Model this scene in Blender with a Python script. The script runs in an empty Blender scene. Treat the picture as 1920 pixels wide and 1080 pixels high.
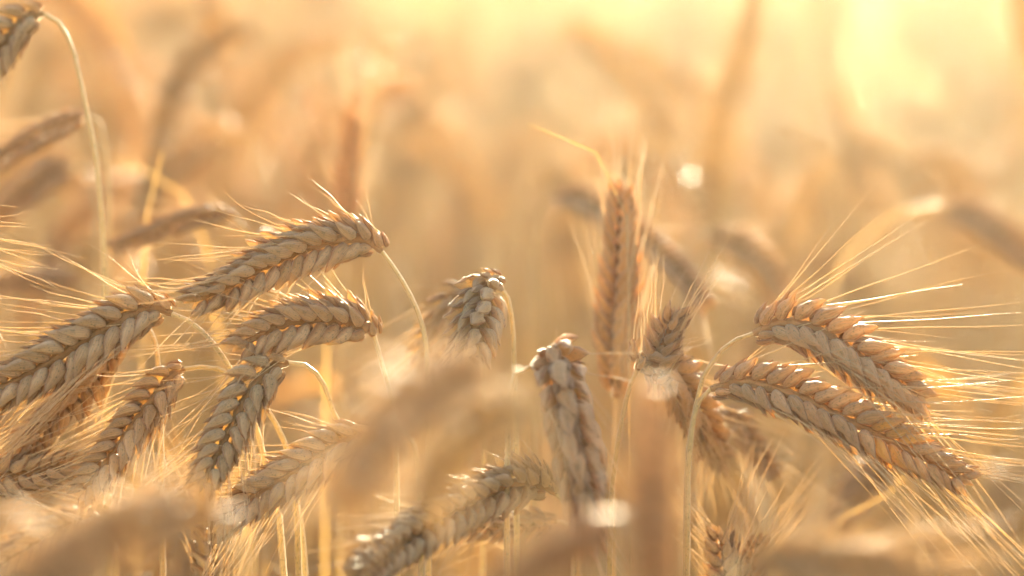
import bpy, math, random
import numpy as np
from mathutils import Vector, Matrix, noise as mnoise

random.seed(7)
rng = np.random.default_rng(7)
scene = bpy.context.scene
COL = scene.collection

# ------------------------------------------------------------------ camera
CAM = Vector((0, 0, 0.95))
PITCH = math.radians(-3.5)
LENS, FOCUS = 85.0, 0.75
cd = bpy.data.cameras.new('camera')
cam = bpy.data.objects.new('camera', cd)
COL.objects.link(cam)
cam.location = CAM
cam.rotation_euler = (math.radians(90) + PITCH, 0, 0)
cd.lens = LENS
cd.sensor_width = 36
cd.clip_start = 0.02
cd.clip_end = 3000
cd.dof.use_dof = True
cd.dof.focus_distance = FOCUS
cd.dof.aperture_fstop = 4.0
cd.dof.aperture_blades = 0
scene.camera = cam

# ------------------------------------------------------------------ sky, sun, exposure
SUN_EL, SUN_AZ = math.radians(14), math.radians(8)      # azimuth clockwise from +Y
world = bpy.data.worlds.new('World')
scene.world = world
world.use_nodes = True
wn = world.node_tree
bg = wn.nodes['Background']
sky = wn.nodes.new('ShaderNodeTexSky')
sky.sky_type = 'NISHITA'
sky.sun_disc = False
sky.sun_elevation = SUN_EL
sky.sun_rotation = SUN_AZ
sky.dust_density = 5.0
sky.air_density = 1.0
sky.ozone_density = 0.6
wn.links.new(sky.outputs[0], bg.inputs[0])
bg.inputs[1].default_value = 0.085
sl = bpy.data.lights.new('sun', 'SUN')
sl.energy = 5.0
sl.angle = math.radians(0.6)
sl.color = (1.0, 0.88, 0.62)
sun = bpy.data.objects.new('sun', sl)
COL.objects.link(sun)
SUNV = Vector((math.sin(SUN_AZ) * math.cos(SUN_EL), math.cos(SUN_AZ) * math.cos(SUN_EL), math.sin(SUN_EL)))
sun.rotation_euler = SUNV.to_track_quat('Z', 'Y').to_euler()
sun.location = SUNV * 20
vs = scene.view_settings
vs.view_transform = 'Standard'
vs.look = 'None'
vs.gamma = 1
vs.use_curve_mapping = False
vs.exposure = 2.72
scene.render.engine = 'CYCLES'
cy = scene.cycles
cy.use_denoising = True
try:
    cy.denoiser = 'OPENIMAGEDENOISE'
except Exception:
    pass
cy.max_bounces = 8
cy.diffuse_bounces = 4
cy.transmission_bounces = 5
cy.glossy_bounces = 2
cy.volume_bounces = 1
cy.transparent_max_bounces = 8
cy.sample_clamp_indirect = 4

HAZE_DENSITY = 0.0052
HAZE_G = 0.85
HAZE_COLOR = (1.0, 0.88, 0.69)

# ------------------------------------------------------------------ helpers
def px(x, y, d=FOCUS):
    d = float(d)
    k = 36.0 / LENS / 1920.0
    f = Vector((0, math.cos(PITCH), math.sin(PITCH)))
    u = Vector((0, -math.sin(PITCH), math.cos(PITCH)))
    return CAM + d * (f + Vector((1, 0, 0)) * (x - 960) * k + u * (540 - y) * k)

SLOPE = 0.115
def ground_z(x, y):
    """soil height: level by the camera, then a gentle rise that rounds off into a flat crest."""
    t = min(max(0.0, y - 1.2), 12.0)
    z = SLOPE * (t * t / 2.0 if t < 1 else t - 0.5)
    if t > 9:
        z -= SLOPE * (t - 9) ** 2 / 6.0
    return z + 0.006 * math.sin(x * 3.1 + y * 1.7)

def catmull(pts, n):
    """n+1 points at equal arc steps along a smooth curve through pts."""
    P = [Vector(p) for p in pts]
    P = [P[0] * 2 - P[1]] + P + [P[-1] * 2 - P[-2]]
    out = []
    for i in range(1, len(P) - 2):
        for k in range(16):
            t = k / 16
            a, b, c, d = P[i - 1], P[i], P[i + 1], P[i + 2]
            out.append(0.5 * ((2 * b) + (c - a) * t + (2 * a - 5 * b + 4 * c - d) * t * t + (3 * b - a - 3 * c + d) * t ** 3))
    out.append(P[-2])
    L = [0.0]
    for i in range(1, len(out)):
        L.append(L[-1] + (out[i] - out[i - 1]).length)
    res, j = [], 0
    for k in range(n + 1):
        s = L[-1] * k / n
        while j < len(L) - 2 and L[j + 1] < s:
            j += 1
        seg = max(1e-9, L[j + 1] - L[j])
        res.append(out[j].lerp(out[j + 1], min(1, max(0, (s - L[j]) / seg))))
    return res, L[-1]

class Geo:
    """verts / quads / uv collected from pieces, built as one mesh."""
    def __init__(self):
        self.v, self.f, self.uv, self.mi, self.n = [], [], [], [], 0
    def add(self, piece, M=None, mi=0):
        v, f, uv = piece
        if M is not None:
            m = np.array(M)
            v = v @ m[:3, :3].T + m[:3, 3]
        self.v.append(v); self.f.append(f + self.n); self.uv.append(uv)
        self.mi.append(np.full(len(f), mi, dtype=np.int32))
        self.n += len(v)
    def arrays(self):
        return np.concatenate(self.v), np.concatenate(self.f), np.concatenate(self.uv)
    def mesh(self, name, mats):
        v, f, uv = self.arrays()
        me = bpy.data.meshes.new(name)
        me.vertices.add(len(v)); me.vertices.foreach_set('co', v.astype(np.float32).ravel())
        me.loops.add(f.size); me.loops.foreach_set('vertex_index', f.astype(np.int32).ravel())
        me.polygons.add(len(f))
        me.polygons.foreach_set('loop_start', np.arange(0, f.size, 4, dtype=np.int32))
        me.polygons.foreach_set('loop_total', np.full(len(f), 4, dtype=np.int32))
        me.polygons.foreach_set('use_smooth', np.ones(len(f), dtype=bool))
        for m in mats:
            me.materials.append(m)
        if len(mats) > 1:
            me.polygons.foreach_set('material_index', np.concatenate(self.mi))
        ul = me.uv_layers.new(name='UVMap')
        ul.data.foreach_set('uv', uv[f.ravel()].astype(np.float32).ravel())
        me.update(); me.validate()
        return me

def grid_faces(nu, nv, closed=True):
    fs = []
    for i in range(nu - 1):
        for j in range(nv if closed else nv - 1):
            a = i * nv + j
            b = i * nv + (j + 1) % nv
            fs.append((a, b, b + nv, a + nv))
    return np.array(fs, dtype=np.int64)

def tube(points, radii, sides=8):
    """tube along points, radii per point."""
    n = len(points)
    v, uv = [], []
    T0 = None; N = None
    for i in range(n):
        a = points[max(0, i - 1)]; b = points[min(n - 1, i + 1)]
        T = (b - a).normalized()
        if N is None:
            N = T.orthogonal().normalized()
        else:
            N = (N - T * N.dot(T)).normalized()
        B = T.cross(N)
        for k in range(sides):
            ph = 2 * math.pi * k / sides
            v.append(points[i] + (N * math.cos(ph) + B * math.sin(ph)) * radii[i])
            uv.append((k / sides, i / (n - 1)))
    return np.array([tuple(p) for p in v]), grid_faces(n, sides), np.array(uv)

HW_U = [0, .06, .16, .30, .46, .62, .76, .88, .96, 1.0]
HW_W = [.24, .60, .90, 1.0, .95, .76, .50, .25, .10, .03]
def husk(L, W, H, nu=14, nv=12, bend=0.10, keel=0.2, twist=0.0, skew=0.0, wrinkle=0.0, seed=0):
    """boat shaped husk: +z along its length, +y its convex outer side."""
    v, uv = [], []
    for i in range(nu):
        u = i / (nu - 1)
        w = np.interp(u, HW_U, HW_W) * W * 0.5
        h = np.interp(u, HW_U, HW_W) ** 0.8 * H
        yb = bend * L * math.sin(math.pi * u ** .8) + 0.10 * L * max(0, u - .72) ** 1.2 * 3
        xo = skew * W * math.sin(math.pi * u)
        tw = twist * u
        for j in range(nv):
            ph = 2 * math.pi * j / nv
            c, s = math.cos(ph), math.sin(ph)
            x = w * c
            if s >= 0:
                y = h * (s ** 0.85) + keel * h * max(0, 1 - abs(c) * 2.6) * (0.4 + 0.6 * u)
            else:
                y = -0.35 * h * (abs(s) ** 0.7)
            if wrinkle:
                q = mnoise.noise(Vector((x * 700 + seed * 3.1, y * 700, u * 4 + seed)))
                y += q * wrinkle * H; x += 0.5 * q * wrinkle * W
            X = x * math.cos(tw) - y * math.sin(tw) + xo
            Y = x * math.sin(tw) + y * math.cos(tw) + yb
            v.append((X, Y, u * L)); uv.append((0.5 + 0.5 * c, u))
    return np.array(v), grid_faces(nu, nv), np.array(uv)

def awn_piece(L, r, bend, nseg=34, sides=4, barbs=True, wob=0.0, seed=0):
    """bristle along +z bending towards +y, with tiny barbs."""
    rr = random.Random(seed)
    pts, rad = [], []
    x = y = 0.0
    for i in range(nseg + 1):
        u = i / nseg
        yy = bend * L * (u ** 1.7)
        xx = wob * L * math.sin(u * 5.3 + seed) * u * 0.25
        pts.append(Vector((xx, yy + wob * L * 0.15 * math.sin(u * 9 + seed * 2), u * L)))
        k = (1 - u) ** 0.75 * 0.85 + 0.15
        if barbs and i % 2 == 1:
            k *= 1.0 + 0.45 * rr.random()
        elif barbs:
            k *= 0.72
        rad.append(r * k)
    rad[-1] = r * 0.05
    return tube(pts, rad, sides)

def blade_piece(pts, width, fold=0.25, n=22):
    """dry leaf blade along world points: thin folded strip with real thickness."""
    P, L = catmull(pts, n)
    v, uv = [], []
    N = None
    for i, p in enumerate(P):
        u = i / n
        T = (P[min(n, i + 1)] - P[max(0, i - 1)]).normalized()
        if N is None:
            side = T.cross(Vector((0.1, -1, 0.15))).normalized()
        else:
            side = (N - T * N.dot(T)).normalized()
        N = side
        nrm = T.cross(side)
        w = width * 0.5 * (min(1, u * 6 + .35)) * (1 - u ** 3) + 0.0002
        for (a, b) in ((-1, 0), (-.5, fold * .5), (0, fold), (.5, fold * .5), (1, 0), (.5, fold * .5 - .06), (0, fold - .09), (-.5, fold * .5 - .06)):
            v.append(p + side * a * w + nrm * b * w); uv.append((a * .5 + .5, u))
    return np.array([tuple(q) for q in v]), grid_faces(n + 1, 8), np.array(uv)

def link(name, me, parent=None, M=None, color=None):
    o = bpy.data.objects.new(name, me)
    COL.objects.link(o)
    if parent is not None:
        o.parent = parent
    if M is not None:
        o.matrix_local = M
    if color:
        o.color = (*color, 1)
    return o

# ------------------------------------------------------------------ materials
def straw_material(name, cols, transl, rough, spec=0.4, bump=0.0, edge=None, freq=9.0, objcol=True, tcol=(1.0, .72, .36), coat=0.0):
    m = bpy.data.materials.new(name)
    m.use_nodes = True
    nt = m.node_tree; N = nt.nodes; Lk = nt.links
    N.clear()
    out = N.new('ShaderNodeOutputMaterial')
    uvn = N.new('ShaderNodeUVMap'); uvn.uv_map = 'UVMap'
    oi = N.new('ShaderNodeObjectInfo')
    geo = N.new('ShaderNodeNewGeometry')
    add = N.new('ShaderNodeMath'); add.operation = 'ADD'
    Lk.new(oi.outputs['Random'], add.inputs[0]); Lk.new(geo.outputs['Random Per Island'], add.inputs[1])
    # long fibres: noise stretched along v
    mp = N.new('ShaderNodeMapping'); mp.inputs['Scale'].default_value = (freq, 0.9, 1)
    comb = N.new('ShaderNodeCombineXYZ'); Lk.new(add.outputs[0], comb.inputs[2])
    vadd = N.new('ShaderNodeVectorMath'); vadd.operation = 'MULTIPLY_ADD'
    Lk.new(comb.outputs[0], vadd.inputs[0]); vadd.inputs[1].default_value = (1, 1, 37)
    Lk.new(mp.outputs[0], vadd.inputs[2]); Lk.new(uvn.outputs[0], mp.inputs[0])
    nz = N.new('ShaderNodeTexNoise'); nz.inputs['Scale'].default_value = 2.0
    nz.inputs['Detail'].default_value = 3
    Lk.new(vadd.outputs[0], nz.inputs['Vector'])
    # blotches in space
    tc = N.new('ShaderNodeTexCoord')
    nb = N.new('ShaderNodeTexNoise'); nb.inputs['Scale'].default_value = 420.0; nb.inputs['Detail'].default_value = 2
    Lk.new(tc.outputs['Object'], nb.inputs['Vector'])
    mixf = N.new('ShaderNodeMath'); mixf.operation = 'MULTIPLY_ADD'
    Lk.new(nb.outputs['Fac'], mixf.inputs[0]); mixf.inputs[1].default_value = 0.45
    mf2 = N.new('ShaderNodeMath'); mf2.operation = 'MULTIPLY'; Lk.new(nz.outputs['Fac'], mf2.inputs[0]); mf2.inputs[1].default_value = 0.45
    Lk.new(mf2.outputs[0], mixf.inputs[2])
    fr = N.new('ShaderNodeMath'); fr.operation = 'FRACT'; Lk.new(add.outputs[0], fr.inputs[0])
    m3 = N.new('ShaderNodeMath'); m3.operation = 'MULTIPLY_ADD'; Lk.new(fr.outputs[0], m3.inputs[0]); m3.inputs[1].default_value = 0.36
    Lk.new(mixf.outputs[0], m3.inputs[2])
    ramp = N.new('ShaderNodeValToRGB')
    ramp.color_ramp.elements[0].position = 0.25; ramp.color_ramp.elements[0].color = (*cols[0], 1)
    ramp.color_ramp.elements[1].position = 0.80; ramp.color_ramp.elements[1].color = (*cols[-1], 1)
    if len(cols) > 2:
        e = ramp.color_ramp.elements.new(0.52); e.color = (*cols[1], 1)
    Lk.new(m3.outputs[0], ramp.inputs[0])
    col = ramp.outputs[0]
    if edge:
        sx = N.new('ShaderNodeSeparateXYZ'); Lk.new(uvn.outputs[0], sx.inputs[0])
        # margins of the husk are browner
        a = N.new('ShaderNodeMath'); a.operation = 'SUBTRACT'; Lk.new(sx.outputs[0], a.inputs[0]); a.inputs[1].default_value = .5
        b = N.new('ShaderNodeMath'); b.operation = 'ABSOLUTE'; Lk.new(a.outputs[0], b.inputs[0])
        mr = N.new('ShaderNodeMapRange'); Lk.new(b.outputs[0], mr.inputs[0])
        mr.inputs[1].default_value = .39; mr.inputs[2].default_value = .49; mr.inputs[3].default_value = 0; mr.inputs[4].default_value = .85
        mx = N.new('ShaderNodeMix'); mx.data_type = 'RGBA'
        Lk.new(mr.outputs[0], mx.inputs['Factor']); Lk.new(col, mx.inputs['A']); mx.inputs['B'].default_value = (*edge, 1)
        col = mx.outputs['Result']
    # weather specks, and fine nerves running up the husk
    ns = N.new('ShaderNodeTexNoise'); ns.inputs['Scale'].default_value = 1500.0; ns.inputs['Detail'].default_value = 1
    Lk.new(tc.outputs['Object'], ns.inputs['Vector'])
    rs = N.new('ShaderNodeMapRange'); Lk.new(ns.outputs['Fac'], rs.inputs[0])
    rs.inputs[1].default_value = .30; rs.inputs[2].default_value = .40; rs.inputs[3].default_value = .6; rs.inputs[4].default_value = 1
    sv = N.new('ShaderNodeSeparateXYZ'); Lk.new(uvn.outputs[0], sv.inputs[0])
    w1 = N.new('ShaderNodeMath'); w1.operation = 'MULTIPLY'; Lk.new(sv.outputs[0], w1.inputs[0]); w1.inputs[1].default_value = 44.0
    w2 = N.new('ShaderNodeMath'); w2.operation = 'SINE'; Lk.new(w1.outputs[0], w2.inputs[0])
    rw = N.new('ShaderNodeMapRange'); Lk.new(w2.outputs[0], rw.inputs[0])
    rw.inputs[1].default_value = -1; rw.inputs[2].default_value = -.2; rw.inputs[3].default_value = .84; rw.inputs[4].default_value = 1
    mm = N.new('ShaderNodeMath'); mm.operation = 'MULTIPLY'; Lk.new(rs.outputs[0], mm.inputs[0]); Lk.new(rw.outputs[0], mm.inputs[1])
    ms_ = N.new('ShaderNodeVectorMath'); ms_.operation = 'SCALE'; Lk.new(col, ms_.inputs[0]); Lk.new(mm.outputs[0], ms_.inputs['Scale'])
    col = ms_.outputs[0]
    if objcol:
        mo = N.new('ShaderNodeMix'); mo.data_type = 'RGBA'; mo.blend_type = 'MULTIPLY'; mo.inputs['Factor'].default_value = 1
        Lk.new(col, mo.inputs['A']); Lk.new(oi.outputs['Color'], mo.inputs['B'])
        col = mo.outputs['Result']
    pb = N.new('ShaderNodeBsdfPrincipled')
    Lk.new(col, pb.inputs['Base Color'])
    pb.inputs['Roughness'].default_value = rough
    pb.inputs['Specular IOR Level'].default_value = spec
    pb.inputs['Sheen Weight'].default_value = 0.9
    pb.inputs['Sheen Roughness'].default_value = 0.35
    pb.inputs['Sheen Tint'].default_value = (1, .9, .72, 1)
    if coat:
        pb.inputs['Coat Weight'].default_value = coat
        pb.inputs['Coat Roughness'].default_value = 0.12
    if bump:
        bp = N.new('ShaderNodeBump'); bp.inputs['Strength'].default_value = bump; bp.inputs['Distance'].default_value = 0.0014
        Lk.new(nz.outputs['Fac'], bp.inputs['Height']); Lk.new(bp.outputs[0], pb.inputs['Normal'])
    tr = N.new('ShaderNodeBsdfTranslucent')
    tm = N.new('ShaderNodeMix'); tm.data_type = 'RGBA'; tm.blend_type = 'MULTIPLY'; tm.inputs['Factor'].default_value = 1
    br = N.new('ShaderNodeBrightContrast'); br.inputs['Bright'].default_value = 0.22
    Lk.new(col, br.inputs['Color'])
    Lk.new(br.outputs[0], tm.inputs['A']); tm.inputs['B'].default_value = (*tcol, 1)
    Lk.new(tm.outputs['Result'], tr.inputs['Color'])
    ms = N.new('ShaderNodeMixShader'); ms.inputs[0].default_value = transl
    Lk.new(pb.outputs[0], ms.inputs[1]); Lk.new(tr.outputs[0], ms.inputs[2])
    Lk.new(ms.outputs[0], out.inputs['Surface'])
    return m

M_husk = straw_material('husk_straw', [(.50, .34, .17), (.70, .54, .32), (.84, .71, .49)], .40, .42, .5, bump=1.0, edge=(.34, .14, .05), tcol=(1, .87, .52))
M_stem = straw_material('stem_straw', [(.46, .34, .14), (.62, .49, .23), (.72, .61, .36)], .16, .35, .5, bump=.25, freq=5, tcol=(1, .78, .32))
M_awn = straw_material('awn_straw', [(.62, .46, .24), (.78, .64, .40)], .36, .42, .5, freq=2, tcol=(1, .84, .52))
M_leaf = straw_material('leaf_straw', [(.46, .34, .17), (.64, .51, .30), (.76, .65, .43)], .45, .45, .4, bump=.4, freq=14, tcol=(1, .86, .52))
M_core = straw_material('rachis_dry', [(.28, .16, .07), (.44, .28, .14)], 0.0, .7, .2, freq=3)
M_gloss = straw_material('glint_gloss', [(.60, .48, .32), (.74, .62, .46)], .15, .16, 1.0, freq=6, coat=1.0)  # glossy coat for the added glint facets and a few crop husks

def simple_mat(name, c0, c1, scale, rough=.9, bump=.5):
    m = bpy.data.materials.new(name); m.use_nodes = True
    nt = m.node_tree; pb = nt.nodes['Principled BSDF']
    nz = nt.nodes.new('ShaderNodeTexNoise'); nz.inputs['Scale'].default_value = scale; nz.inputs['Detail'].default_value = 8
    tc = nt.nodes.new('ShaderNodeTexCoord'); nt.links.new(tc.outputs['Object'], nz.inputs['Vector'])
    rp = nt.nodes.new('ShaderNodeValToRGB'); rp.color_ramp.elements[0].position = .35; rp.color_ramp.elements[1].position = .65
    rp.color_ramp.elements[0].color = (*c0, 1); rp.color_ramp.elements[1].color = (*c1, 1)
    nt.links.new(nz.outputs['Fac'], rp.inputs[0]); nt.links.new(rp.outputs[0], pb.inputs['Base Color'])
    pb.inputs['Roughness'].default_value = rough
    bp = nt.nodes.new('ShaderNodeBump'); bp.inputs['Strength'].default_value = bump; bp.inputs['Distance'].default_value = .02
    nt.links.new(nz.outputs['Fac'], bp.inputs['Height']); nt.links.new(bp.outputs[0], pb.inputs['Normal'])
    return m
M_soil = simple_mat('dry_soil', (.11, .065, .03), (.21, .13, .06), 14)

# ------------------------------------------------------------------ ground
def build_ground():
    xs = np.concatenate([np.linspace(-600, -12, 10), np.linspace(-10, 10, 41), np.linspace(12, 600, 10)])
    ys = np.concatenate([[-600, -100, -20, -5], np.linspace(-2, 6, 41), np.linspace(7, 60, 40), [70, 90, 120, 180, 300, 600, 1200]])
    v = [(x, y, ground_z(x, y)) for y in ys for x in xs]
    me = bpy.data.meshes.new('ground')
    nx = len(xs)
    f = [(i * nx + j, i * nx + j + 1, (i + 1) * nx + j + 1, (i + 1) * nx + j) for i in range(len(ys) - 1) for j in range(nx - 1)]
    me.from_pydata(v, [], f); me.materials.append(M_soil)
    for p in me.polygons: p.use_smooth = True
    o = link('ground', me); o['kind'] = 'structure'
build_ground()

# ------------------------------------------------------------------ haze
def build_haze():
    me = bpy.data.meshes.new('haze')
    x0, x1, y0, y1, z0, z1 = -640, 640, -640, 1240, -1.1, 2.48
    v = [(x, y, z) for z in (z0, z1) for y in (y0, y1) for x in (x0, x1)]
    me.from_pydata(v, [], [(0, 2, 3, 1), (4, 5, 7, 6), (0, 1, 5, 4), (2, 6, 7, 3), (0, 4, 6, 2), (1, 3, 7, 5)])
    m = bpy.data.materials.new('haze_air'); m.use_nodes = True
    nt = m.node_tree; nt.nodes.clear()
    out = nt.nodes.new('ShaderNodeOutputMaterial')
    pv = nt.nodes.new('ShaderNodeVolumePrincipled')
    pv.inputs['Density'].default_value = HAZE_DENSITY
    pv.inputs['Anisotropy'].default_value = HAZE_G
    pv.inputs['Color'].default_value = (*HAZE_COLOR, 1)
    nt.links.new(pv.outputs[0], out.inputs['Volume'])
    me.materials.append(m)
    o = link('haze', me); o['kind'] = 'stuff'
build_haze()

# ------------------------------------------------------------------ shared pieces (built once, copied everywhere)
HUSK_GEO = [husk(.0104, .0042, .0023, bend=.07 + .02 * (k % 3), keel=.25, twist=.25 * (k - 2.5) / 3, skew=.12 * ((k * 7) % 5 - 2) / 2, wrinkle=.22, seed=k) for k in range(6)]
OUTER_GEO = [husk(.0100, .0030, .0013, bend=.05, keel=.5, twist=.2 * (k - 1), skew=.08 * (k - 1), wrinkle=.25, seed=20 + k) for k in range(3)]
def one(piece, name, mat):
    g = Geo(); g.add(piece); return g.mesh(name, [mat])
HUSK_ME = [one(p, 'husk', M_husk) for p in HUSK_GEO]
GLUME_ME = [one(p, 'glume', M_husk) for p in OUTER_GEO]
LOW_HUSK = [husk(.0108, .0046, .0024, nu=7, nv=6, bend=.08, keel=.2, seed=k) for k in range(2)]
LOW_GLUME = [husk(.0100, .0030, .0013, nu=5, nv=5, bend=.05, keel=.3)]
AWN_L = .05
AWN_GEO = [awn_piece(AWN_L, .00020, b, wob=w, seed=k) for k, (b, w) in enumerate([(.02, .03), (.05, .02), (.08, .03), (.13, .02), (-.04, .03), (.06, .05)])]
AWN_ME = [one(p, 'awn', M_awn) for p in AWN_GEO]
LOW_AWN = [awn_piece(AWN_L, .00038, b, nseg=6, sides=3, barbs=False) for b in (.02, .08, .12)]

def frame_matrix(o, z, y, s=1.0, sz=None):
    """matrix with +z along z, +y as near to y as possible."""
    z = z.normalized()
    y = (y - z * y.dot(z))
    y = y.normalized() if y.length > 1e-6 else z.orthogonal().normalized()
    x = y.cross(z)
    sz = sz or s
    return Matrix(((x.x * s, y.x * s, z.x * sz, o.x), (x.y * s, y.y * s, z.y * sz, o.y), (x.z * s, y.z * s, z.z * sz, o.z), (0, 0, 0, 1)))

def ear_layout(pts, width, roll, seed, awn, awn_len, spread, flare=1.0, gap=.0047, outer=.85, thick=1.0, view=Vector((0, -1, 0)), awn_bias=None, ruff=1.0):
    """yields ('husk'|'glume'|'awn', matrix) along the ear; width in metres."""
    r = random.Random(seed)
    n = 60
    P, L = catmull(pts, n)
    w = width / .0138
    cnt = max(5, int(L / (gap * w ** .5) * 2))
    items = []
    for k in range(cnt):
        t = (k + .5) / cnt
        i = t * n; a = int(i)
        C = P[a].lerp(P[min(n, a + 1)], i - a)
        T = (P[min(n, a + 2)] - P[max(0, a - 1)]).normalized()
        B = view - T * view.dot(T)
        B = B.normalized() if B.length > .05 else T.orthogonal().normalized()
        Nn = B.cross(T)
        c, s = math.cos(roll + .15 * math.sin(t * 5 + seed)), math.sin(roll + .15 * math.sin(t * 5 + seed))
        B, Nn = B * c + Nn * s, Nn * c - B * s
        sg = 1 if k % 2 else -1
        prof = np.interp(t, [0, .07, .2, .55, .8, 1], [.50, .84, 1, 1, .84, .60])
        sz = w * prof
        for j in (-1, 1, 0):
            al = math.radians((45 if j else 32) * (1 - .45 * t) * min(1, .5 + t * 4) * flare + r.gauss(0, 5) * ruff)
            be = math.radians(19 * j + r.gauss(0, 3) * ruff)
            d = T * math.cos(al) + Nn * sg * math.sin(al) + B * math.sin(be)
            pos = C + Nn * sg * (.0010 if j else .0018) * w + B * j * .0016 * w * prof
            up = (B * j * 1.0 + Nn * sg * .40) if j else Nn * sg
            ss = sz * (1 + r.gauss(0, .05) * ruff)
            items.append(('husk', frame_matrix(pos, d, up, ss * (1 if j else outer)), r.randrange(6)))
            if j:
                d2 = T * math.cos(al * .9) + Nn * sg * math.sin(al * .9) + B * (math.sin(be) * .4)
                p2 = C + Nn * sg * .0022 * w + B * j * .0009 * w - T * .0014 * w
                items.append(('glume', frame_matrix(p2, d2 + Nn * sg * .10, B * j * .55 + Nn * sg, sz * .92), r.randrange(3)))
            if r.random() < awn:
                dn = d.normalized()
                tip = pos + dn * .0108 * ss
                ad = (dn * (.35 + .35 * r.random()) + T * 1.0 + Vector((r.gauss(0, 1), r.gauss(0, 1), r.gauss(0, 1))) * .06)
                ad += (Nn * sg * .22 + B * j * .12) * spread
                if awn_bias:
                    ad += awn_bias
                ln = awn_len * (.55 + .6 * r.random()) * (.55 + .45 * min(1, t * 2.2)) / AWN_L
                M = frame_matrix(tip - dn * .0006, ad, up + Vector((r.gauss(0, .5), r.gauss(0, .5), .2)), thick, ln)
                items.append(('awn', M, r.randrange(6)))
    # crowning husk
    T = (P[n] - P[n - 3]).normalized()
    items.append(('husk', frame_matrix(P[n] - T * .003 * w, T, view, w * .62), 0))
    return items, P

def stem_piece(base_pts, r0=.00062, r1=.0013, sides=8, n=170):
    P, L = catmull(base_pts, n)
    # nodes: slight swellings and natural wobble
    rad = []
    for i in range(n + 1):
        s = L * i / n
        rr = r0 + (r1 - r0) * min(1, s / .30)
        q = (s / .17) % 1.0
        if s > .1 and (q < .03 or q > .97): rr *= 1.35
        rad.append(rr)
    return tube(P, rad, sides)

def to_ground(pts):
    """extend a list of world points down to the soil."""
    a, b = pts[-2], pts[-1]
    d = (b - a)
    hx = d.x / max(.02, abs(d.z)) if d.z < 0 else 0.0
    hx = max(-.25, min(.25, hx))
    z = b.z
    out = list(pts)
    x, y = b.x, b.y
    for k in range(1, 6):
        zz = z * (1 - k / 5)
        x += hx * (z / 5) * (.6 ** k)
        y += .004
        out.append(Vector((x, y, zz + (ground_z(x, y) if k == 5 else 0) - (.01 if k == 5 else 0))))
    return out

def plant(label, ear, stem, d, width=78, roll=0.0, seed=1, awn=.5, awn_len=.035, spread=1.0, tint=(1, 1, 1), detail=True, group=None,
          flare=1.0, r0=.0007, r1=.0019, up_stem=False, bias=None, stem_d=None, ruff=1.0, blades=(), yellow=None, cat='wheat plant', gap=.0047, outer=.85, thick=None):
    """ear / stem: pixel points of the 1920-wide photograph; d: distance or list of distances in metres."""
    ds = d if isinstance(d, (list, tuple)) else [d] * len(ear)
    if len(ds) != len(ear):
        ds = list(np.interp(np.linspace(0, 1, len(ear)), np.linspace(0, 1, len(ds)), ds))
    E = [px(x, y, q) for (x, y), q in zip(ear, ds)]
    sd = stem_d if stem_d is not None else ds[0]
    sds = sd if isinstance(sd, (list, tuple)) else [sd] * len(stem)
    if len(sds) != len(stem):
        sds = list(np.interp(np.linspace(0, 1, len(stem)), np.linspace(0, 1, len(sds)), sds))
    S = [E[0]] + [px(x, y, q) for (x, y), q in zip(stem, sds)]
    S = to_ground(S)
    root = bpy.data.objects.new('wheat_plant', None)
    COL.objects.link(root)
    base = S[-1].copy()
    root.location = base
    root.empty_display_size = .02
    root['label'] = label; root['category'] = cat
    if group: root['group'] = group
    off = Matrix.Translation(-base)
    wm = width * ds[len(ds) // 2] * 36 / LENS / 1920
    items, P = ear_layout(E, wm, roll, seed, awn, awn_len, spread, flare=flare, awn_bias=bias, ruff=ruff, gap=gap, outer=outer, thick=thick or (1.0 if detail else .55))
    g = Geo(); g.add(stem_piece([p - base for p in S], r0, r1))
    st = link('stem', g.mesh('stem', [M_stem]), root, color=tuple(min(1, .5 + .5 * c) for c in tint))
    g = Geo(); g.add(tube([p - base for p in P], [.0019 * wm / .0125 * min(1, .45 + i * .12) * (1.1 if i % 4 < 2 else .85) * (1 - .5 * i / len(P)) for i in range(len(P))], 6))
    link('rachis', g.mesh('rachis', [M_core]), root, color=tint)
    if detail:
        n_a = n_h = 0
        for kind, M, v in items:
            if kind == 'awn':
                link('awn', AWN_ME[v], root, off @ M)
            else:
                me = HUSK_ME[v] if kind == 'husk' else GLUME_ME[v]
                c = tint
                nm = kind
                if kind == 'glume': c = (tint[0] * .72, tint[1] * .60, tint[2] * .50)
                if yellow is not None:
                    q = (M.translation - yellow[0]).length
                    if q < yellow[1] * (1 + .25 * math.sin(v * 2.3)): c = yellow[2]
                link(nm, me, root, off @ M, c)
    else:
        gh, ga = Geo(), Geo()
        for kind, M, v in items:
            if kind == 'awn': ga.add(LOW_AWN[v % 3], off @ M)
            elif kind == 'husk': gh.add(LOW_HUSK[v % 2], off @ M)
            else: gh.add(LOW_GLUME[0], off @ M)
        o = link('husks', gh.mesh('husks', [M_husk]), root, color=tint); o['kind'] = 'stuff'
        if ga.n:
            o = link('awns', ga.mesh('awns', [M_awn]), root); o['kind'] = 'stuff'
    for (bp, bd, bw) in blades:
        bds = bd if isinstance(bd, (list, tuple)) else [bd] * len(bp)
        g = Geo(); g.add(blade_piece([px(x, y, q) - base for (x, y), q in zip(bp, bds)], bw))
        link('leaf', g.mesh('leaf', [M_leaf]), root)
    return root

BEIGE = (1.08, 1.01, .89); GREY = (1.02, .98, .85); PINK = (1.05, .89, .73); TAN = (1.07, .96, .80); GOLD = (1.0, .80, .50); BROWN = (.86, .66, .46)

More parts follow.
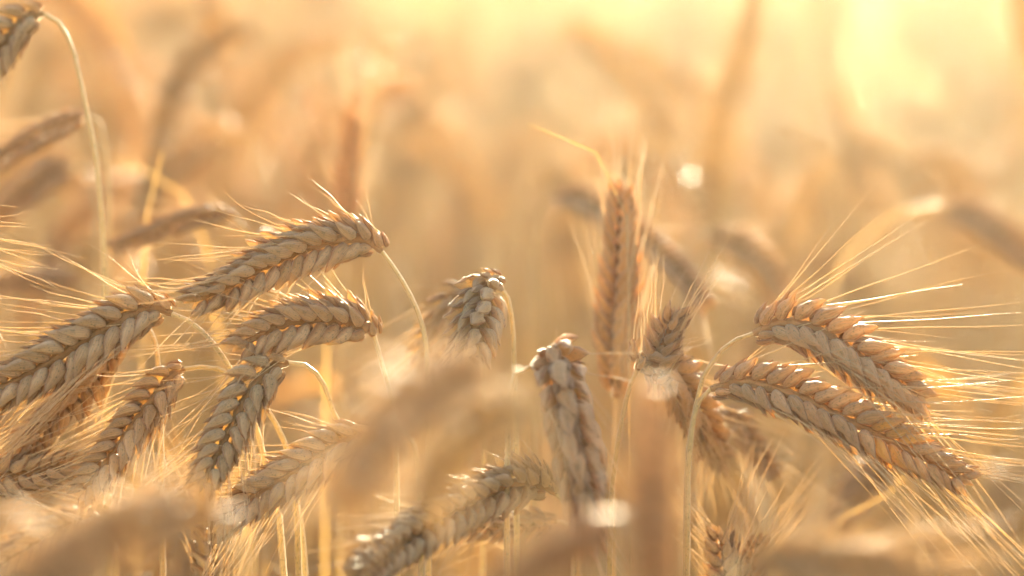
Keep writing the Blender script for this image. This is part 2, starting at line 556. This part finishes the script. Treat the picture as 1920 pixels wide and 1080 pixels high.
# ------------------------------------------------------------------ the ears in and near focus
plant('arching straw-coloured ear hanging leftwards, its tip over the big ear at the left edge',
      [(716, 472), (690, 452), (645, 448), (590, 460), (530, 482), (470, 512), (415, 542), (362, 562)],
      [(745, 512), (775, 565), (795, 622), (801, 680), (803, 800), (803, 1000)], [.752, .752, .75, .75, .75, .747, .745, .745], 84, roll=.30, seed=11, awn=.6, awn_len=.028, spread=1.5, tint=TAN)
plant('big pale beige ear running off the left edge below the tip of the arching ear',
      [(322, 588), (285, 578), (225, 602), (150, 645), (75, 690), (0, 730), (-70, 765)],
      [(355, 602), (390, 632), (420, 672), (443, 712), (474, 780), (500, 880), (520, 960), (532, 1080)], [.748, .748, .745, .745, .745, .745, .745], 92, roll=-.12, seed=12, awn=.85, awn_len=.052, spread=1.6, bias=Vector((-.12, 0, .22)), tint=BEIGE, stem_d=[.748, .75, .755, .765, .77, .77])
plant('beige ear in the middle left with spiky upright awns on its back',
      [(701, 628), (684, 612), (648, 600), (605, 597), (550, 603), (497, 622), (450, 650)],
      [(709, 655), (722, 705), (735, 745), (742, 830), (745, 1080)], [.755, .753, .752, .75, .748, .746], 84, roll=.22, seed=13, awn=.95, awn_len=.038, spread=2.0, tint=TAN)
plant('rough dry ear hanging steeply under the big pale ear at the left edge',
      [(232, 628), (185, 688), (135, 742), (85, 795), (45, 850)],
      [(262, 600), (290, 640), (300, 760), (305, 1080)], .772, 70, roll=.8, seed=14, awn=0.6, awn_len=.04, tint=BROWN, ruff=2.0)
plant('slender ear hanging down to the lower left, hooked on a short horizontal stem',
      [(345, 692), (316, 712), (280, 758), (238, 815), (196, 872), (152, 925)],
      [(392, 688), (430, 702), (462, 720), (505, 775), (530, 822), (543, 862), (556, 960), (560, 1080)], [.765, .762, .758, .758, .76, .765], 74, roll=-.1, seed=15, awn=.85, awn_len=.044, spread=2.0, tint=TAN)
plant('grey-brown ear hanging steeply left of centre from a bowed golden stem',
      [(540, 680), (505, 693), (468, 735), (436, 795), (408, 850), (378, 912)],
      [(572, 684), (602, 712), (622, 765), (634, 825), (560, 930), (572, 1080)], [.75, .748, .745, .742, .74, .735], 84, roll=.0, seed=16, awn=.85, awn_len=.040, spread=2.2, tint=GREY, stem_d=[.75, .755, .76, .775, .775, .775])
plant('pale beige ear lying diagonally in front of three straight stems at the lower left',
      [(700, 812), (650, 828), (590, 862), (530, 898), (470, 935), (412, 985)],
      [(740, 800), (775, 830), (785, 900), (790, 1080)], [.74, .742, .744, .746, .748, .75], 84, roll=-.2, seed=17, awn=.8, awn_len=.044, spread=1.8, tint=BEIGE)
plant('upright ear cut off by the bottom edge below the round highlight',
      [(404, 1190), (404, 1110), (402, 1050), (398, 990), (392, 940)],
      [(406, 1300), (408, 1500)], .78, 74, roll=0, seed=18, awn=0.68, awn_len=.035, tint=GREY)
plant('short stubby grey ear tipping towards the viewer at the centre',
      [(934, 534), (912, 540), (900, 572), (890, 612), (882, 650), (870, 688)],
      [(950, 552), (960, 600), (963, 660), (966, 760), (970, 1080)], [.768, .764, .758, .752, .748, .744], 94, roll=.75, seed=19, awn=.08, awn_len=.02, tint=GREY, flare=.9, ruff=.5)
plant('softly blurred grey ear just behind the short stubby one at the centre',
      [(872, 545), (852, 560), (832, 600), (815, 645), (800, 690)],
      [(888, 560), (900, 620), (905, 720), (905, 1080)], .815, 78, roll=.9, seed=20, awn=0.74, awn_len=.045, spread=1.6, tint=GREY, bias=Vector((-.3, 0, .15)))
plant('reddish-brown ear hanging straight down right of centre with pale ribs of husks',
      [(1022, 676), (1046, 676), (1060, 730), (1072, 800), (1086, 880), (1098, 955), (1106, 1010)],
      [(1000, 688), (972, 694), (958, 730), (952, 830), (950, 1080)], [.735, .728, .72, .715, .712, .71, .71], 104, roll=1.57, outer=1.2, flare=.85, gap=.0056, seed=21, awn=0.54, awn_len=.045, tint=PINK, bias=Vector((.25, 0, 0)))
plant('curled broken ear drooping right beside the tall upright orange ear',
      [(1194, 694), (1206, 668), (1238, 678), (1272, 715), (1302, 765), (1330, 815), (1352, 862)],
      [(1183, 718), (1168, 780), (1154, 860), (1146, 940), (1142, 1080)], [.765, .765, .768, .775, .785, .80, .81], 76, roll=.6, seed=22, awn=0.68, awn_len=.035, tint=BROWN, ruff=2.6)
plant('small upright ear with a brush of straight awns above the curled broken ear',
      [(1228, 720), (1238, 668), (1252, 625), (1268, 588)],
      [(1226, 780), (1226, 900), (1228, 1080)], .765, 66, roll=.4, seed=23, awn=.7, awn_len=.030, spread=.0, tint=BROWN, ruff=1.8)
plant('plump ear at the right with very long awns fanning to the right edge',
      [(1412, 626), (1462, 606), (1520, 616), (1575, 645), (1630, 683), (1682, 720), (1728, 752)],
      [(1382, 636), (1352, 658), (1328, 692), (1312, 730), (1290, 860), (1285, 1080)], [.75, .75, .748, .746, .746, .75, .755], 92, roll=.28, seed=24, awn=.85, awn_len=.072, spread=1.4, tint=PINK, bias=Vector((.12, 0, .11)))
plant('long ear at the lower right with a patch of yellow husks near its tip',
      [(1332, 730), (1385, 716), (1445, 727), (1505, 748), (1565, 778), (1625, 806), (1685, 835), (1745, 866), (1808, 900)],
      [(1314, 746), (1300, 790), (1290, 900), (1288, 1080)], [.748, .748, .746, .745, .745, .745, .747, .75, .752], 86, roll=.14, seed=25, awn=.72, awn_len=.060, tint=PINK, yellow=(px(1664, 816, .746), .0075, (1.22, .88, .30)))
plant('blurred grey-green ear lying across the bottom centre',
      [(1042, 925), (1000, 902), (955, 908), (905, 928), (850, 955), (790, 992), (730, 1035), (680, 1080)],
      [(1062, 945), (1072, 990), (1075, 1080)], [.746, .742, .736, .73, .722, .712, .70, .68], 88, roll=.15, seed=26, awn=0.54, awn_len=.03, tint=GREY)
plant('thin dark ear lying level beneath the grey-green ear at the bottom',
      [(1045, 978), (990, 982), (930, 987), (868, 992)],
      [(1068, 985), (1080, 1020), (1084, 1080)], .79, 52, roll=.5, seed=27, awn=0.68, awn_len=.03, tint=BROWN)
plant('ear entering from the left edge and pointing right, awns crossing the slender hanging ear',
      [(-70, 905), (-20, 893), (40, 888), (90, 880), (135, 872)],
      [(-110, 930), (-140, 1000), (-150, 1080)], .768, 70, roll=.2, seed=28, awn=0.7, awn_len=.045, tint=TAN)
plant('awned ear just past the left edge with only its bristles reaching in',
      [(-170, 400), (-130, 415), (-90, 450), (-55, 490)],
      [(-200, 420), (-220, 520), (-225, 700), (-226, 1000)], .75, 74, roll=.2, seed=29, awn=1.00, awn_len=.034, spread=2.2, tint=TAN, bias=Vector((.45, 0, -.1)))
plant('grey ear at the top left corner hanging from a long arched stem',
      [(82, 26), (50, 34), (18, 66), (-8, 108), (-28, 150)],
      [(112, 44), (136, 92), (150, 150), (164, 215), (180, 300), (190, 400), (196, 520), (198, 700), (200, 1000)], [.80, .80, .80, .80], 74, roll=0, seed=30, awn=0.14, awn_len=.02, tint=GREY)
plant('faint ear low in the left corner beneath the foreground blur',
      [(175, 965), (120, 985), (60, 1020), (0, 1060), (-40, 1090)],
      [(200, 985), (215, 1040), (220, 1100)], .80, 66, roll=.1, seed=31, awn=0.5, awn_len=.04, tint=TAN)
plant('upright ear below the long right-hand ear, its awns spread like a brush',
      [(1372, 1150), (1366, 1090), (1358, 1040), (1350, 1000)],
      [(1375, 1300), (1376, 1400)], .775, 66, roll=.5, seed=32, awn=1.00, awn_len=.034, spread=2.6, tint=TAN)
plant('second brush-like ear with straight golden awns leaning right at the bottom edge',
      [(1392, 1170), (1402, 1110), (1414, 1060), (1424, 1010)],
      [(1388, 1300), (1386, 1400)], .785, 50, roll=.5, seed=33, awn=1.00, awn_len=.03, spread=1.3, tint=GOLD, bias=Vector((.15, 0, .2)))

# ------------------------------------------------------------------ blurred ears in front of and behind the focus
B = dict(detail=False)
plant('large out-of-focus ear in the foreground arching across the centre',
      [(930, 700), (880, 700), (800, 735), (730, 800), (680, 875), (640, 950)],
      [(965, 730), (985, 800), (990, 1080)], .50, 84, roll=.2, seed=41, thick=1.0, awn=1.0, bias=Vector((.1, 0, .5)), spread=2.5, awn_len=.014, flare=1.45, ruff=2, tint=(1.12, 1.06, .94), **B)
plant('grey out-of-focus ear in the foreground under the large arching one',
      [(1010, 770), (960, 765), (900, 790), (850, 835), (815, 890), (795, 940)],
      [(1030, 800), (1040, 880), (1045, 1080)], .52, 76, roll=.2, seed=42, thick=1.0, awn=1.0, bias=Vector((.1, 0, .5)), spread=2, awn_len=.012, flare=1.4, ruff=2, tint=(1.02, 1.02, .92), **B)
plant('big soft foreground ear across the lower left corner',
      [(410, 975), (340, 955), (260, 980), (180, 1015), (100, 1060), (20, 1110)],
      [(440, 1010), (455, 1060), (460, 1120)], .50, 94, roll=.2, seed=43, thick=1.0, awn=1.0, bias=Vector((0, 0, .55)), spread=2.5, awn_len=.011, flare=1.45, ruff=2, tint=(1.12, 1.06, .94), **B)
plant('upright out-of-focus mauve ear rising from the bottom right of centre',
      [(1222, 1160), (1222, 1060), (1222, 960), (1221, 850), (1220, 745)],
      [(1222, 1300), (1222, 1400)], .52, 84, roll=.3, seed=44, awn=.3, awn_len=.02, tint=PINK, **B)
plant('dark soft foreground ear at the bottom centre edge',
      [(1150, 985), (1090, 1010), (1020, 1050), (950, 1100)],
      [(1170, 1010), (1180, 1080)], .50, 76, roll=.2, seed=45, awn=.8, tint=BROWN, **B)
plant('pale out-of-focus ear lying along the bottom right edge',
      [(1400, 1060), (1470, 1045), (1560, 1055), (1660, 1065), (1760, 1085)],
      [(1375, 1090), (1365, 1140)], .56, 72, roll=.2, seed=46, awn=.9, tint=GREY, **B)
plant('blurred mauve ear at the left edge below the top left corner ear',
      [(165, 215), (120, 232), (60, 262), (0, 300), (-50, 330)],
      [(186, 225), (200, 300), (205, 500), (206, 900)], .87, 48, roll=.2, seed=47, awn=.3, tint=PINK, **B)
plant('fainter blurred ear beneath the mauve one at the left edge',
      [(140, 312), (90, 330), (40, 365), (-10, 410)],
      [(165, 320), (180, 380), (185, 600)], .98, 60, roll=.2, seed=48, awn=.3, tint=PINK, **B)
plant('blurred level ear with a bright upper rim above the arching ear',
      [(440, 408), (405, 402), (340, 415), (275, 440), (215, 462)],
      [(462, 430), (470, 500), (472, 700)], .865, 42, roll=.2, seed=49, awn=.1, tint=BROWN, **B)
plant('blurred upright brown ear standing alone in the upper left half',
      [(648, 425), (650, 360), (656, 290), (664, 215)],
      [(645, 520), (642, 700)], .95, 46, roll=.3, seed=50, awn=.6, awn_len=.04, spread=.3, tint=(1.1, .80, .46), **B)
plant('tall upright orange-brown ear right of centre with fine awns on its sides',
      [(1154, 745), (1156, 660), (1160, 560), (1163, 450), (1166, 360)],
      [(1152, 850), (1150, 1080)], .815, 80, roll=.5, seed=51, awn=.7, awn_len=.034, spread=-.2, flare=.72, tint=(1.0, .70, .36), **B)
plant('blurred drooping ear behind the tall upright one, bright along its upper edge',
      [(1035, 372), (1080, 372), (1150, 405), (1220, 455), (1280, 515), (1325, 570)],
      [(1010, 395), (1000, 480), (998, 700)], [.98, .97, .93, .90, .88], 58, roll=.2, seed=52, awn=.4, tint=PINK, **B)
plant('very soft arched ear in the upper right, its stem a pale bow',
      [(1765, 385), (1820, 405), (1880, 445), (1950, 505)],
      [(1700, 395), (1640, 430), (1590, 490), (1560, 580), (1545, 800)], 1.05, 62, roll=.2, seed=53, awn=.3, tint=PINK, r0=.0009, r1=.0016, **B)
plant('broad soft ear right of the tall upright one, tip towards the right-hand pair',
      [(1330, 440), (1390, 460), (1440, 505), (1475, 565)],
      [(1300, 440), (1280, 500), (1275, 800)], 1.02, 62, roll=.2, seed=54, awn=.4, tint=TAN, **B)
plant('dark blurred ear drooping behind the start of the long right-hand ear',
      [(1350, 765), (1385, 790), (1415, 840), (1448, 890)],
      [(1325, 765), (1315, 850), (1312, 1080)], .84, 46, roll=.4, seed=55, awn=.5, tint=BROWN, **B)
plant('soft brown ear leaning under the tip of the long right-hand ear',
      [(1690, 850), (1650, 875), (1605, 925), (1570, 985)],
      [(1705, 870), (1720, 960), (1722, 1080)], .92, 62, roll=.4, seed=56, awn=.5, tint=BROWN, **B)
plant('blurred low ear at the left edge behind the bristles',
      [(150, 530), (95, 528), (40, 528), (-20, 535)],
      [(172, 545), (180, 620), (180, 800)], .97, 44, roll=.4, seed=57, awn=.3, tint=PINK, **B)

# flat facets added to throw sun glints towards the camera, parented to nearby plants
FLAT = one(husk(.0075, .0042, .00035, nu=8, nv=8, bend=.02, keel=0), 'glint_facet', M_gloss)
def shiny(root, x, y, d, s=1.0):
    p = px(x, y, d)
    h = (SUNV + (CAM - p).normalized()).normalized()
    link('glint_facet', FLAT, root, Matrix.Translation(-root.location) @ frame_matrix(p, Vector((1, .15, 0)), h, s))
def root_of(words):
    return [o for o in bpy.data.objects if o.get('label', '').startswith(words)][0]
shiny(root_of('big soft foreground ear'), 398, 962, .53, 1.0)
shiny(root_of('dark soft foreground ear'), 1112, 966, .53, 1.1)
shiny(root_of('dark soft foreground ear'), 1135, 968, .535, 1.1)
shiny(root_of('reddish-brown ear'), 962, 692, .66, .45)
shiny(root_of('large out-of-focus ear'), 830, 735, .50, 1.1)
shiny(root_of('big soft foreground ear'), 300, 950, .50, 1.2)
shiny(root_of('upright out-of-focus mauve ear'), 1214, 722, .50, .7)
shiny(root_of('dark blurred ear drooping behind'), 1350, 768, .84, .8)
shiny(root_of('blurred level ear'), 487, 433, .865, .8)

# ------------------------------------------------------------------ loose leaves
def leaf(label, pts, d, w, fold=.25):
    ds = d if isinstance(d, (list, tuple)) else [d] * len(pts)
    W = [px(x, y, q) for (x, y), q in zip(pts, ds)]
    W2 = list(reversed(to_ground(list(reversed(W)))))
    base = W2[0].copy()
    g = Geo(); g.add(blade_piece([p - base for p in W2], w, fold, n=40))
    o = link('dry_leaf', g.mesh('dry_leaf', [M_leaf])); o.location = base
    o['label'] = label; o['category'] = 'leaf'
leaf('pale blurred leaf arching over behind the left bristles', [(400, 560), (370, 410), (305, 330), (220, 300), (130, 312)], .97, .0075)
leaf('short pale upright leaf crossing the arching leaf in the upper left', [(268, 560), (276, 400), (292, 330), (304, 285)], .88, .004)
leaf('wide soft leaf bowing over in the upper right under the arched ear', [(1500, 800), (1545, 560), (1610, 450), (1700, 392), (1800, 388), (1880, 430)], 1.04, .0045)
leaf('golden blurred leaf slanting down to the left at the lower right', [(1540, 1060), (1620, 975), (1700, 890), (1745, 842)], .86, .005)
leaf('pale straight leaf below the arching ear left of centre', [(610, 900), (612, 640), (618, 540), (622, 480)], .93, .006)
leaf('thin stiff straw sticking out above the tall upright orange ear', [(1180, 700), (1172, 380), (1130, 296), (1060, 262), (990, 232)], .80, .0012)

rl = random.Random(21)
for i in range(26):
    X = rl.uniform(-60, 1980); Y = rl.uniform(780, 1060); D = rl.uniform(.80, 1.25)
    q = rl.choice([-1, 1]); w = rl.uniform(60, 150)
    W = [px(X, 1300, D), px(X + q * w * .1, Y + 120, D), px(X + q * w * .35, Y, D + .01), px(X + q * w * .8, Y + 10, D + .02), px(X + q * w * 1.1, Y + rl.uniform(40, 120), D + .02)]
    W = list(reversed(to_ground(list(reversed(W)))))
    g = Geo(); g.add(blade_piece([p - W[0] for p in W], rl.uniform(.003, .006), rl.uniform(.2, .7), n=40))
    o = link('dry_leaf', g.mesh('dry_leaf', [M_leaf])); o.location = W[0]
    o['label'] = 'narrow dry leaf blade curling over among the stems low in the crop'
    o['category'] = 'leaf'; o['group'] = 'dry leaves low among the stems'

# ------------------------------------------------------------------ the crop behind
def field_variant(seed, gap=.0062, blades=3):
    r = random.Random(seed)
    H = .93 + .05 * r.random()
    g = Geo()
    lean = r.uniform(-.08, .08); lean_y = r.uniform(-.05, .05)
    nod = r.choice([0, 1, 1, 1, 2])
    dx = r.choice([-1, 1])
    top = Vector((lean, lean_y, H))
    pts = [Vector((0, 0, 0)), Vector((lean * .2, lean_y * .2, H * .4)), Vector((lean * .55, lean_y * .5, H * .75)), top]
    if nod == 0:
        e = [top, top + Vector((dx * .005, 0, .04)), top + Vector((dx * .012, 0, .085))]
    elif nod == 1:
        e = [top + Vector((dx * .02, 0, .02)), top + Vector((dx * .045, 0, .018)), top + Vector((dx * .075, .01, -.01)), top + Vector((dx * .095, .015, -.05))]
        pts.append(e[0])
    else:
        e = [top + Vector((dx * .015, 0, .012)), top + Vector((dx * .03, -.01, -.01)), top + Vector((dx * .04, -.02, -.05)), top + Vector((dx * .045, -.02, -.09))]
        pts.append(e[0])
    P, L = catmull(pts, 10)
    g.add(tube(P, [.0016 * (1 - .5 * i / 10) for i in range(11)], 4), mi=0)
    items, _ = ear_layout(e, .0125, r.random() * 3, seed, .22, .045, 1.0, gap=gap)
    lh = husk(.013, .0056, .0024, nu=4, nv=4)
    for kind, M, v in items:
        if kind == 'awn': g.add(awn_piece(AWN_L, .0003, .1, nseg=2, sides=3, barbs=False), M, 2)
        elif kind == 'husk': g.add(lh, M, 4 if r.random() < .022 else 1)
    for k in range(blades):
        a = r.uniform(0, 6.28); z = H * r.uniform(.35, .8); ll = r.uniform(.08, .18)
        b0 = Vector((lean * z / H * .6, lean_y * z / H * .6, z))
        dv = Vector((math.cos(a), math.sin(a), 0))
        g.add(blade_piece([b0, b0 + dv * ll * .4 + Vector((0, 0, ll * .5)), b0 + dv * ll + Vector((0, 0, ll * .25)), b0 + dv * ll * 1.2 - Vector((0, 0, ll * .4))], .008, n=5), mi=3)
    return g
FV = [field_variant(100 + k) for k in range(8)]
FV_ME = [g.mesh('crop_plant', [M_stem, M_husk, M_awn, M_leaf, M_gloss]) for g in FV]
FTINT = [TAN, GOLD, (1, .90, .62), (1, .92, .68), (1, .88, .58), (.88, .74, .46)]

def in_view(x, y, margin=1.0):
    return abs(x) < y * 18 / LENS * margin + .05

spots = []
r = random.Random(5)
tries = 0
while len(spots) < 235 and tries < 20000:
    tries += 1
    y = 1.2 + 1.7 * r.random() ** 1.1
    x = r.uniform(-1, 1) * (y * .235 + .10)
    if all((x - a) ** 2 + (y - b) ** 2 > .045 ** 2 for a, b, _ in spots):
        spots.append((x, y, 0))
for i, (x, y, _) in enumerate(spots):
    o = bpy.data.objects.new('crop_plant', FV_ME[i % 8])
    COL.objects.link(o)
    o.location = (x, y, ground_z(x, y) - .01)
    o.rotation_euler = (r.gauss(0, .05), r.gauss(0, .05), r.choice([0, math.pi]) + r.gauss(0, .5))
    s = .93 + .10 * r.random()
    o.scale = (s, s, s)
    o.color = (*FTINT[r.randrange(6)], 1)
    o['label'] = 'ripe wheat plant blurred to a soft golden streak in the crop behind'
    o['category'] = 'wheat plant'; o['group'] = 'blurred crop plants behind the sharp ears'

def cheap_variant(seed):
    """light version of the crop plant for the mass further up the slope."""
    r = random.Random(seed)
    H = .93 + .05 * r.random()
    g = Geo()
    lean = r.uniform(-.08, .08)
    dx = r.choice([-1, 1]); nod = r.random() > .25
    top = Vector((lean, r.uniform(-.05, .05), H))
    P, L = catmull([Vector((0, 0, 0)), Vector((lean * .4, 0, H * .6)), top], 3)
    g.add(tube(P, [.0017, .0015, .0012, .0009], 3), mi=0)
    if nod:
        e = [top, top + Vector((dx * .03, 0, .022)), top + Vector((dx * .07, .01, 0)), top + Vector((dx * .09, .015, -.05))]
    else:
        e = [top, top + Vector((dx * .006, 0, .045)), top + Vector((dx * .012, 0, .09))]
    items, _ = ear_layout(e, .0135, r.random() * 3, seed, .30, .05, 1.0, gap=.026)
    lh = husk(.024, .0085, .004, nu=4, nv=3)
    drop = 0
    for kind, M, v in items:
        if kind == 'awn': g.add(awn_piece(AWN_L, .0004, .1, nseg=1, sides=3, barbs=False), M, 2)
        elif kind == 'husk':
            drop += 1
            if drop % 3: g.add(lh, M, 1)
    for k in range(2):
        a = r.uniform(0, 6.28); z = H * r.uniform(.35, .8); ll = r.uniform(.08, .18)
        b0 = Vector((lean * z / H * .6, 0, z))
        dv = Vector((math.cos(a), math.sin(a), 0))
        g.add(blade_piece([b0, b0 + dv * ll * .5 + Vector((0, 0, ll * .5)), b0 + dv * ll * 1.1 - Vector((0, 0, ll * .1))], .009, n=2), mi=3)
    return g

for i in range(55):
    y = .92 + .55 * r.random()
    x = r.uniform(-1, 1) * (y * .22 + .06)
    o = bpy.data.objects.new('crop_plant', FV_ME[i % 8])
    COL.objects.link(o)
    o.location = (x, y, ground_z(x, y) - .01)
    o.rotation_euler = (r.gauss(0, .06), r.gauss(0, .06), r.choice([0, math.pi]) + r.gauss(0, .6))
    q = (.95 - math.tan(math.radians(3.5 + r.uniform(1.0, 7.0))) * y) / 1.0
    o.scale = (1, 1, q)
    o.color = (*FTINT[r.randrange(6)], 1)
    o['label'] = 'half-blurred low wheat plant close behind the sharp ears, in the lower part of the crop'
    o['category'] = 'wheat plant'; o['group'] = 'low half-blurred crop plants'

def build_field():
    low = []
    for k in range(5):
        g = cheap_variant(300 + k)
        low.append(g)
    G = Geo()
    r = random.Random(9)
    arr = [g.arrays() + (np.concatenate(g.mi),) for g in low]
    vs_, fs_, us_, ms_ = [], [], [], []
    n = 0
    for i in range(6600):
        t = r.random()
        if i < 5000:
            y = 2.7 + 13 * t ** 1.4
            x = r.uniform(-1, 1) * (y * .26 + .6)
        else:                                   # the crop goes on beside and behind the photographer
            y = r.uniform(-2.6, 2.9)
            x = r.uniform(-2.4, 2.4)
            if (y > 0 and abs(x) < y * .25 + .16) or x * x + y * y < .30 ** 2:
                continue
        v, f, u, m = arr[i % 5]
        a = r.uniform(0, 6.28); s = .93 + .12 * r.random()
        c, sn = math.cos(a) * s, math.sin(a) * s
        vv = np.stack([v[:, 0] * c - v[:, 1] * sn + x, v[:, 0] * sn + v[:, 1] * c + y, v[:, 2] * s + ground_z(x, y) - .01], 1)
        vs_.append(vv); fs_.append(f + n); us_.append(u); ms_.append(m); n += len(v)
    G.v, G.f, G.uv, G.mi, G.n = vs_, fs_, us_, ms_, n
    o = link('wheat_field', G.mesh('wheat_field', [M_stem, M_husk, M_awn, M_leaf, M_gloss]), color=(1, .88, .52))
    o['kind'] = 'stuff'; o['label'] = 'ripe wheat crop melting into golden haze up the slope'
    print('field tris', 2 * sum(len(f) for f in fs_))
build_field()
print('objects', len(bpy.data.objects))
